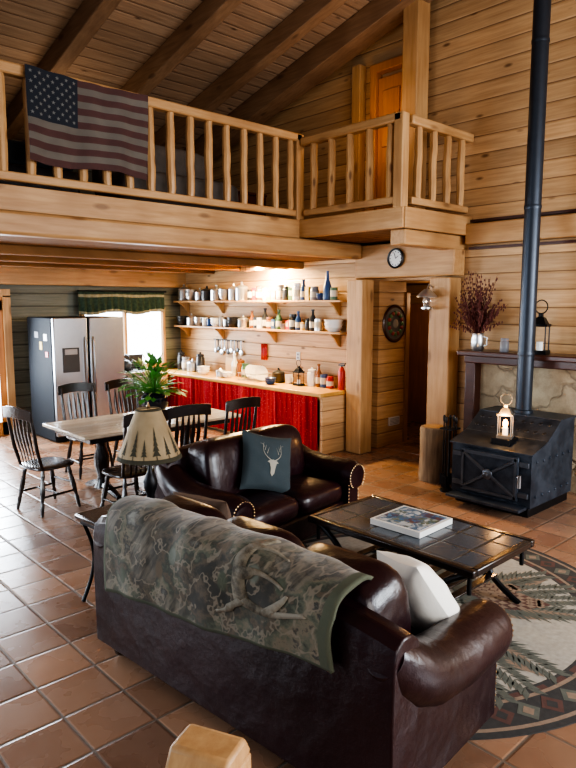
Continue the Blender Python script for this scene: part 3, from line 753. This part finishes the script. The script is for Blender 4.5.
def put(kind,colr,y,z,where,s=1.0,x=6.60,sz=1):
    p,cat,desc,_=kinds[kind]
    def ex(b):
        if kind=='mug': b.tube([(0,-.04*s,.07*s),(0,-.065*s,.065*s),(0,-.065*s,.03*s),(0,-.04*s,.025*s)],.006*s,6)
        if kind=='cooking_pot':
            for q in(-1,1): b.tube([(0,q*.11*s,.09*s*sz),(0,q*.13*s,.095*s*sz),(.03*s,q*.13*s,.09*s*sz),(.03*s,q*.10*s,.09*s*sz)],.006*s,6)
        if kind in('bottle','food_can','storage_jar'):
            rr={'bottle':.0335,'food_can':.0405,'storage_jar':.0455}[kind]*s
            b.grid(lambda u,v:(rr*math.cos(2*math.pi*u),rr*math.sin(2*math.pi*u),(.03+.055*v)*s*sz),14,1,mi=1)
    b=MB(); b.lathe([(a*s,zz*s*sz) for a,zz in p],seg=14); ex(b)
    o=b.out(kind,[cn[colr],M_paper],loc=(x,y,z)); tag(o,f"{colr} {desc} on the {where}",cat,f"items on the {where}")
def carton(y,z,where,w,h,mat,cname,x=6.62):
    b=MB(); b.box((0,0,h/2),(.07,w,h)); b.box((-.036,0,h*.55),(.002,w*.7,h*.4),1)
    tag(b.out('food_carton',[mat,M_paper],loc=(x,y,z),rot=(0,0,R(random.uniform(-5,5))),bevel=.003),f"{cname} cardboard food carton on the {where}",'carton',f"items on the {where}")
U='upper kitchen shelf'; Lw='lower kitchen shelf'; K='kitchen counter'
def fill(y1,y0,seq,z,where,x=6.60,gap=.003,k=1.0,kz=1.0):
    y=y1; i=0
    while y>y0:
        kd,c,s,sz=seq[i%len(seq)]; i+=1; s*=k; sz*=kz
        if kd=='carton':
            if y-2*s<y0: break
            carton(y-s,z,where,2*s-.014,sz,cn[c],c,x); y-=2*s+gap; continue
        w=kinds[kd][3]*s*(1.15 if kd=='cooking_pot' else 1.0)
        if y-2*w<y0: break
        put(kd,c,y-w,z,where,s,x+random.uniform(-.015,.015),sz)
        y-=2*w+gap+random.uniform(0,.008)
fill(9.98,8.02,[('cooking_pot','steel',.95,1.8),('bowl_stack','steel',.95,1.9),('cooking_pot','steel',.85,1.5),('cooking_pot','black',.9,1.6),('cooking_pot','steel',1.0,1.5),('bowl_stack','steel',.85,2.0),('cooking_pot','steel',.8,2.0)],2.091,U)
fill(8.0,5.98,[('food_can','black',1.3,1.2),('carton','red',.05,.20),('storage_jar','amber',1.3,1.2),('canister','white',.9,1.0),('carton','yellow',.05,.16),('carton','grey',.06,.15),('storage_jar','grey',1.4,1.2),('canister','black',1.1,.9),('carton','green',.05,.19),('storage_jar','white',1.5,1.2),('bottle','blue',1.5,1),('carton','yellow',.045,.19),('storage_jar','grey',1.4,1.0),('bowl_stack','blue',.55,1.6),('tall_vase','blue',1.2,1.2),('food_can','green',1.3,1.2),('carton','blue',.06,.21),('bottle','amber',1.4,1)],2.091,U)
fill(9.98,8.0,[('bowl_stack','black',1.0,1.5),('cooking_pot','steel',.85,1.4),('bowl_stack','steel',.8,1.7),('mug','white',1.3,1.2),('mug','blue',1.2,1.1),('bowl_stack','white',.9,1.5),('canister','grey',.9,.9),('mug','steel',1.2,1.1)],1.651,Lw)
fill(7.98,6.30,[('bottle','amber',1.4,1),('food_can','black',1.3,1.2),('carton','white',.05,.17),('bottle','black',1.6,1),('storage_jar','amber',1.3,1),('carton','blue',.045,.15),('bottle','green',1.5,1),('bowl_stack','grey',.5,1.6),('carton','red',.04,.14),('storage_jar','black',1.3,1.3),('bottle','blue',1.4,1),('food_can','yellow',1.1,1),('canister','black',.8,1.0),('bottle','black',1.55,1),('food_can','steel',1.3,1.2)],1.651,Lw)
put('bowl_stack','white',6.14,1.651,Lw,1.1,sz=1.4)
fill(9.9,9.1,[('canister','black',1.3,1.2),('storage_jar','grey',1.7,1),('cooking_pot','steel',1.0,1.3)],.846,K,6.5)
fill(8.42,7.92,[('bottle','white',1.7,1.1),('canister','amber',1.2,1.1),('storage_jar','green',1.6,1),('bottle','black',1.6,1)],.846,K,6.6)
fill(7.34,6.84,[('cooking_pot','black',.9,1.4),('mug','white',1.4,1),('canister','yellow',1.1,.9)],.846,K,6.55)
fill(6.64,6.10,[('canister','white',1.2,1),('bottle','amber',1.5,1.1),('food_can','blue',1.4,1.2),('storage_jar','red',1.2,1),('bottle','white',1.4,1)],.846,K,6.6)
fill(8.5,8.0,[('cooking_pot','steel',.7,1.2),('bowl_stack','white',.7,1.2)],.846,K,6.32)
fill(9.0,8.6,[('bowl_stack','white',.9,1.4)],.846,K,6.32)
fill(7.2,6.9,[('bowl_stack','blue',.7,1.3)],.846,K,6.28)
r=thing('dish_rack',"wire dish rack with plates drying on the counter",'dish rack',(6.40,7.62,.846))
b=MB()
for z_ in(.01,.12): b.tube([(-.17,-.22,z_),(.17,-.22,z_),(.17,.22,z_),(-.17,.22,z_),(-.17,-.22,z_)],.005,6)
for i in range(12):
    yy=-.2+.036*i
    b.tube([(-.17,yy,.12),(-.17,yy,.01),(.17,yy,.01),(.17,yy,.12)],.003,5)
b.out('wire_frame',M_tin,parent=r)
for i in range(6):
    b=MB(); b.lathe([(.05,0),(.115,.012),(.115,.016),(.05,.006)],seg=18); tag(b.out('plate',M_white,loc=(6.40,7.46+.055*i,.975),rot=(R(78),0,0)),"white plate standing in the dish rack",'plate','plates in the rack')
b=MB(); b.box((0,0,.14),(.02,.30,.28)); tag(b.out('cutting_board',M_counter,loc=(6.69,8.6,.846),rot=(0,R(4),0),bevel=.01),"pale wooden cutting board leaning on the kitchen wall","cutting board")
r=thing('utensil_rack',"black wall rack with metal spoons and ladles hanging from it",'utensil rack',(6.735,8.72,1.42))
b=MB(); b.cyl((0,.42,0),(0,-.42,0),.009); b.out('rail',M_iron,parent=r)
for i in range(9):
    L=(.24,.20,.27,.20,.25,.22,.28,.20,.25)[i]; yy=.36-.09*i
    b=MB(); b.cyl((0,0,0),(0,0,-L*.65),.008); b.sup((0,0,-L*.8),(.018,.07+.02*(i%3),L*.38),.8,.8,nu=12,nv=8)
    b.out('utensil',[M_chrome,M_black,M_tin][i%3],parent=r,loc=(-.012,yy,0))
b=MB(); yy=7.78; b.grid(lambda u,v:(6.735-.012*math.sin(u*14),yy-.07+.14*u,1.40-.26*v),14,3); tag(b.out('dish_towel',M_red,solid=.006,fix=False),"small red towel hung on the kitchen wall",'towel')
r=thing('fire_extinguisher',"small red fire extinguisher by the counter end",'fire extinguisher',(6.60,5.98,.846))
b=MB(); b.lathe([(.045,0),(.05,.02),(.05,.25),(.035,.30),(.018,.32)],seg=18); b.out('cylinder',M_red,parent=r)
b=MB(); b.box((0,0,.345),(.03,.1,.02)); b.box((0,-.02,.37),(.025,.10,.012)); b.cyl((0,0,.31),(0,0,.345),.012); b.out('valve_handle',M_black,parent=r)
def lantern(loc,label,s,mat,flame,rz=0,sz=1):
    r=thing('lantern',label,'lantern',loc,rz); r.scale=(1,1,sz)
    b=MB(); b.box((0,0,.015*s),(.15*s,.15*s,.03*s)); b.box((0,0,.235*s),(.15*s,.15*s,.02*s))
    for i in(-1,1):
        for j in(-1,1): b.cyl((i*.062*s,j*.062*s,.02*s),(i*.062*s,j*.062*s,.235*s),.006*s,seg=6)
    b.lathe([(.085*s,0),(.05*s,.05*s),(.025*s,.06*s),(.025*s,.085*s),(.032*s,.09*s)],c=(0,0,.245*s),seg=4,M=Matrix.Rotation(R(45),4,'Z'))
    b.out('frame',mat,parent=r)
    b=MB(); b.tube([(0,.055*s*math.sin(a*math.pi/8),(.385-.055*math.cos(a*math.pi/8))*s) for a in range(17)],.005*s,6); b.out('ring_handle',mat,parent=r)
    b=MB(); b.lathe([(.028*s,.03*s),(.028*s,.10*s)],seg=14); b.out('candle',M_cream,parent=r)
    if flame:
        b=MB(); b.sup((0,0,.14*s),(.05*s,.05*s,.09*s),1,1,nu=12,nv=8); b.out('flame',M_flame,parent=r)
    return r
lantern((6.5,6.74,.846),"small dark metal candle lantern on the kitchen counter",.85,M_iron,False)
r=thing('ceiling_light',"slim wooden light box under the kitchen ceiling",'light fixture',(6.45,7.45,2.64))
b=MB()
b.box((-.09,0,-.05),(.02,.9,.10)); b.box((0,0,-.008),(.18,.9,.015)); b.box((0,-.44,-.05),(.18,.02,.10)); b.box((0,.44,-.05),(.18,.02,.10)); b.out('housing',M_under,parent=r)
# ------------------------------------------------------------ WOOD STOVE
r=thing('wood_stove',"blue-black steel wood stove with sloping top and cross-strapped door",'wood stove',(0,0,0))
YA,YZ=2.74,3.60; YC=(YA+YZ)/2
b=MB(); b.prism([(5.70,.10),(6.60,.10),(6.60,.88),(6.26,.88),(5.98,.70),(5.70,.62)],1,YA,YZ)
for i in range(6):
    for k in range(2): b.sup((5.80+.14*i,YA-.003,.2+.34*k),(.03,.02,.03),1,1,nu=8,nv=6)
body=b.out('body',M_stove,parent=r,bevel=.012)
def slab(x0,z0,x1,z1,th=.018):
    return [(x0,YA-.02,z0),(x1,YA-.02,z1),(x1,YZ+.02,z1),(x0,YZ+.02,z0),(x0,YA-.02,z0+th),(x1,YA-.02,z1+th),(x1,YZ+.02,z1+th),(x0,YZ+.02,z0+th)],[(0,1,2,3),(4,7,6,5),(0,4,5,1),(1,5,6,2),(2,6,7,3),(3,7,4,0)]
b=MB(); b.box((6.43,YC,.89),(.38,.90,.02)); b.add(*slab(5.67,.615,5.98,.702)); b.add(*slab(5.98,.702,6.25,.88))
nrm=Vector((-.178,0,.27)).normalized()
for k in range(9):
    for tt in(.3,.7):
        c_=Vector((5.98+.27*tt,YA+.06+.0925*k,.702+.178*tt+.019))
        Mq=Matrix.Translation(c_)@nrm.to_track_quat('Z','Y').to_matrix().to_4x4()
        b.lathe([(.020,-.004),(.020,.003),(.012,.004)],seg=12,mi=1,M=Mq)
b.out('top_plate',[M_stove,M_black],parent=r,bevel=.003)
b=MB(); b.box((5.62,YC,.10),(.16,.80,.03)); b.out('ash_shelf',M_stove,parent=r,bevel=.005)
b=MB(); b.box((6.16,YC,.05),(.86,.80,.10)); b.out('plinth',M_iron,parent=r,bevel=.005)
b=MB(); b.box((5.685,YC,.37),(.03,.62,.44)); d=b.out('door',M_stove,parent=r,bevel=.008)
b=MB()
for q in(-1,1): b.tube([(5.664,YC-.27,.37-q*.17),(5.664,YC+.27,.37+q*.17)],.018,6)
b.box((5.664,YC,.56),(.014,.60,.03)); b.box((5.664,YC,.18),(.014,.60,.03))
for q in(-1,1): b.box((5.664,YC+q*.285,.37),(.014,.025,.40))
b.out('strap',M_strap,parent=d)
b=MB(); b.lathe([(.05,0),(.055,.01),(.05,.022),(.022,.032),(.022,.05),(.014,.056)],seg=16,M=Matrix.Translation((5.660,YC,.37))@Matrix.Rotation(R(-90),4,'Y')); b.out('draft_knob',M_strap,parent=d)
b=MB(); b.tube([(5.67,YA+.09,.42),(5.60,YA+.09,.42),(5.58,YA+.06,.42)],.01,6); b.tube([(5.58,YA+.06,.44),(5.58,YA+.06,.32)],.018,8); b.out('handle',M_chrome,parent=d)
b=MB()
for q in(-1,1):
    b.box((5.69,YC+q*.36,.52),(.03,.10,.05)); b.box((5.69,YC+q*.36,.22),(.03,.10,.05))
b.out('hinge',M_strap,parent=r,bevel=.004)
b=MB(); b.lathe([(.10,.895),(.10,.93),(.082,.935),(.082,7.0)],c=(6.40,3.20,0),seg=24)
for z_ in(1.5,3.0,4.6): b.lathe([(.085,z_),(.087,z_+.01),(.087,z_+.03),(.085,z_+.04)],c=(6.40,3.20,0),seg=24)
b.out('stove_pipe',plain('stovepipe_steel',(.042,.05,.065),.38,.6),parent=r)
b=MB(); b.prism([(5.75,.659),(5.93,.709),(5.93,.722),(5.75,.722)],1,3.0,3.20); tag(b.out('stove_trivet',M_iron,bevel=.003),"small black iron wedge trivet on the stove top","trivet")
lantern((5.84,3.10,.723),"galvanized candle lantern with ring handle lit on the stove",1.0,plain('dull_tin',(.26,.25,.23),.4,.8),True,R(20))
b=MB(); b.box((6.94,2.0,.70),(.12,4.3,1.40)); struct(b.out('wall_stone',M_stone))
r=thing('mantel',"dark mahogany mantel shelf above the stone backing",'mantel',(0,0,0))
b=MB(); b.box((6.78,2.0,1.47),(.40,4.3,.06)); b.box((6.83,2.0,1.40),(.26,4.24,.10)); b.out('shelf_board',M_mant,parent=r,bevel=.012)
b=MB(); b.box((6.86,4.06,.68),(.24,.13,1.35)); b.out('pilaster',M_mant,parent=r,bevel=.01)
r=thing('dried_arrangement',"russet dried stems in a small galvanized pitcher on mantel",'dried flowers',(6.74,3.97,1.501))
b=MB(); b.lathe([(.06,0),(.075,.02),(.08,.12),(.065,.17),(.075,.20),(.07,.20),(.06,.17)],seg=18); b.tube([(0,-.075,.16),(0,-.12,.15),(0,-.12,.07),(0,-.078,.05)],.008,6); b.out('pitcher',M_tin,parent=r)
b=MB()
for i in range(120):
    a=random.uniform(0,6.28); sp=random.uniform(.05,.38); h=random.uniform(.42,1.02)*(1-.4*(sp/.38)**2)
    tip=Vector((max(-.2,min(.2,math.cos(a)*sp*.6)),math.sin(a)*sp,h)); base=Vector((0,0,.15)); mid=base.lerp(tip,.55)+Vector((0,0,.05))
    b.tube([base,mid,tip],[.003,.0025,.0015],4)
    for k in range(8):
        t_=.40+.6*k/8; p=base.lerp(tip,t_)+Vector((random.uniform(-.02,.02),random.uniform(-.02,.02),.02)); b.sup(p,(.018,.018,.032),1,1,nu=5,nv=3)
b.out('dried_stems',M_dry,parent=r,fix=False)
lantern((6.74,3.22,1.501),"tall black candle lantern standing on the mantel",1.2,M_iron,False,R(10),1.1)
lathe_thing('candle_jar',"small glass candle jar on the mantel",'candle',P_jar,M_grey,(6.72,3.62,1.501),s=1.1)
b=MB(); b.lathe([(.165,0),(.17,.05),(.16,.3),(.165,.6),(.155,.63),(.13,.635)],seg=24); b.lathe([(.125,.636),(.02,.638)],seg=24,mi=1)
tag(b.out('log_stump',[M_bark,M_pz],loc=(6.22,4.18,0)),"upright birch log stump beside the wood stove","log")
r=thing('fireplace_tools',"black iron fireplace tool stand beside the stove",'fireplace tools',(5.95,3.80,0))
b=MB(); b.lathe([(.09,0),(.09,.02),(.02,.04),(.012,.06),(.012,.8),(.02,.82),(.005,.85)],seg=16); b.box((0,0,.7),(.16,.16,.015)); b.out('stand',M_iron,parent=r)
for i in range(4):
    a=i*math.pi/2; x_,y_=.075*math.cos(a),.075*math.sin(a)
    b=MB(); b.cyl((x_,y_,.12),(x_,y_,.76),.007); b.sup((x_,y_,.80),(.03,.03,.08),.8,1); b.box((x_,y_,.12),(.03,.06,.12)); b.out('tool',M_iron,parent=r)
r=thing('wall_clock',"small round black-rimmed wall clock on the header",'clock',(6.735,5.18,2.62))
Mx=Matrix.Rotation(R(-90),4,'Y')
b=MB(); b.lathe([(.125,0),(.13,.02),(.12,.035),(.105,.03),(.105,0)],seg=32,M=Mx); b.out('rim',M_black,parent=r)
b=MB(); b.lathe([(.106,.0),(.106,.012)],seg=32,M=Mx)
for k in range(12):
    a=k*math.pi/6; b.box((-.0135,.085*math.cos(a),.085*math.sin(a)),(.002,.012,.012),1)
b.out('dial',[M_white,M_black],parent=r)
b=MB(); b.tube([(-.016,0,0),(-.016,-.045,.03)],.004,6); b.tube([(-.018,0,0),(-.018,.02,.07)],.003,6); b.out('clock_hand',M_black,parent=r)
r=thing('wall_lantern',"round nickel wall lamp with glass globe mounted on the post",'wall lamp',(6.73,4.62,2.12))
b=MB(); b.tube([(.02,0,.12),(-.06,0,.16),(-.10,0,.10)],.008,6); b.lathe([(.03,.10),(.07,.07),(.12,.02),(.125,.0),(.11,.0)],c=(-.10,0,0),seg=20); b.lathe([(.04,-.16),(.07,-.14),(.07,-.12),(.03,-.1)],c=(-.10,0,0),seg=18); b.out('shade',M_tin,parent=r)
b=MB(); b.sup((-.10,0,-.05),(.10,.10,.14),1,1); b.out('globe',M_glass,parent=r)
b=MB(); Mp=Matrix.Rotation(R(90),4,'X')
b.lathe([(.26,0),(.27,.015),(.25,.03),(.22,.02)],seg=36,M=Mp)
b.lathe([(.225,.0),(.225,.022)],seg=36,mi=1,M=Mp)
for k in range(16):
    a=k*math.pi/8; b.sup((.15*math.cos(a),-.03,.15*math.sin(a)),(.08,.02,.06),1,1,2 if k%2 else 3,nu=8,nv=5)
b.sup((0,-.03,0),(.13,.02,.13),1,1,4,nu=14,nv=6)
o=b.out('round_plaque',[M_mant,plain('plaque_field',(.13,.13,.12),.5,var=.4,scale=14),plain('plaque_rose',(.30,.06,.05),.6),plain('plaque_leaf',(.10,.20,.08),.6),M_tan],loc=(7.34,5.66,1.76)); tag(o,"round decorated plaque on the hallway wall","wall decoration")
b=MB(); b.box((0,0,0),(.24,.02,.12),0)
for i in range(5): b.box((0,-.012,-.04+.02*i),(.2,.006,.006),1)
tag(b.out('wall_vent',[M_white,M_grey],loc=(7.38,5.655,.35)),"small white vent grille low on the hallway wall","vent")
b=MB(); b.box((0,0,0),(.012,.08,.12),0); b.box((-.008,0,.025),(.004,.03,.03),1); b.box((-.008,0,-.025),(.004,.03,.03),1)
tag(b.out('power_outlet',[M_white,M_grey],loc=(6.742,7.0,1.25)),"white power outlet on the kitchen wall","outlet")
b=MB(); b.box((0,0,.445),(.17,.17,.89)); b.prism([(-.085,.89),(.085,.89),(.05,.95),(-.05,.95)],1,-.085,.085)
tag(b.out('newel_post',M_pz,loc=(.87,1.23,0),rot=(0,0,R(25)),bevel=.012),"square pine newel post with chamfered top","post")
# loft contents
M_loft=plain('grey_brown_upholstery',(.12,.10,.085),.9,bump=.2,var=.3)
r=thing('loft_sofa',"low grey-brown upholstered sofa behind the loft railing",'sofa',(4.3,6.65,LF))
b=MB(); b.sup((0,0,.22),(1.6,.8,.44),.3,.3); b.out('seat',M_loft,parent=r)
b=MB(); b.sup((0,.32,.5),(1.6,.25,.75),.4,.3); b.out('backrest',M_loft,parent=r)
r=thing('loft_bed',"low bed with dark quilt behind the loft railing",'bed',(2.2,7.3,LF))
b=MB(); b.box((0,0,.18),(1.9,1.4,.36)); b.out('frame',M_dark,parent=r,bevel=.02)
b=MB(); b.sup((0,0,.46),(1.9,1.42,.28),.3,.2); b.out('quilt',M_teal,parent=r)
b=MB(); b.sup((.7,0,.64),(.35,.9,.16),.6,.5); b.out('pillow',M_brown,parent=r)
b=MB(); b.box((0,0,.22),(.7,.45,.44)); b.box((0,0,.46),(.72,.47,.04)); b.box((0,-.23,.3),(.08,.02,.06)); tag(b.out('blanket_chest',M_mant,loc=(5.65,7.1,LF),bevel=.02),"dark wooden blanket chest in the loft","chest")
# ------------------------------------------------------------ LIGHTS
w=bpy.data.worlds.new('world'); sc.world=w; w.use_nodes=True
w.node_tree.nodes['Background'].inputs[0].default_value=(.74,.85,1,1); w.node_tree.nodes['Background'].inputs[1].default_value=.36
def area(name,loc,target,sx,sy,p,c):
    l=bpy.data.lights.new(name,'AREA'); l.shape='RECTANGLE'; l.size=sx; l.size_y=sy; l.energy=p; l.color=c
    o=bpy.data.objects.new(name,l); col.objects.link(o); o.location=loc
    o.rotation_euler=(Vector(target)-Vector(loc)).to_track_quat('-Z','Y').to_euler(); return o
area('window_light',(-2.6,6.5,1.7),(4,5,.0),2.6,2.0,180,(.80,.90,1))
area('window_light',(2.0,-3.6,2.6),(5,6,2.2),4.0,2.6,190,(1,.96,.91))
area('window_light',(6.0,-2.6,2.2),(4,3,.2),2.5,2.2,320,(.86,.93,1))
area('kitchen_light',(6.47,7.45,2.60),(6.62,7.45,0),.12,.85,300,(1,.70,.34))
area('window_light',(5.55,10.0,1.4),(5.2,8,.8),1.4,.9,60,(.82,.91,1))
area('window_light',(.6,10.05,1.3),(1.5,5,.2),2.3,2.0,200,(.82,.91,1))  # light of the added out-of-view pane, brightening the left floor
area('door_light',(3.05,10.08,1.15),(2.6,6,.0),.8,1.8,120,(.80,.90,1))
def pt(loc,p,c,rad=.03):
    l=bpy.data.lights.new('lamp','POINT'); l.energy=p; l.color=c; l.shadow_soft_size=rad
    o=bpy.data.objects.new('lamp',l); col.objects.link(o); o.location=loc
pt((5.70,3.06,.98),9,(1,.5,.16))
pt((6.25,5.45,4.3),8,(1,.6,.28),.12)  # added warm fill for the loft door glow, without a fixture
pt((3.6,8.2,4.1),8,(1,.78,.55),.2)  # added fill to lift the dark loft and roof, no lamp stands there
pt((8.1,5.5,2.1),7,(1,.75,.5),.15)  # warm fill added inside the hallway, no fixture there
# ------------------------------------------------------------ CAMERA
cd=bpy.data.cameras.new('camera'); cam=bpy.data.objects.new('camera',cd); col.objects.link(cam); sc.camera=cam
cd.sensor_fit='VERTICAL'; cd.sensor_height=24; cd.lens=20; cd.clip_start=.05
cam.location=(0,0,2.05)
yaw=R(47); p=R(7.21)
d=Vector((math.cos(yaw)*math.cos(p),math.sin(yaw)*math.cos(p),-math.sin(p)))
cam.rotation_euler=d.to_track_quat('-Z','Y').to_euler()
try:
    sc.view_settings.view_transform='AgX'; sc.view_settings.look='AgX - High Contrast'; sc.view_settings.exposure=0.36
except Exception as e: print(e)
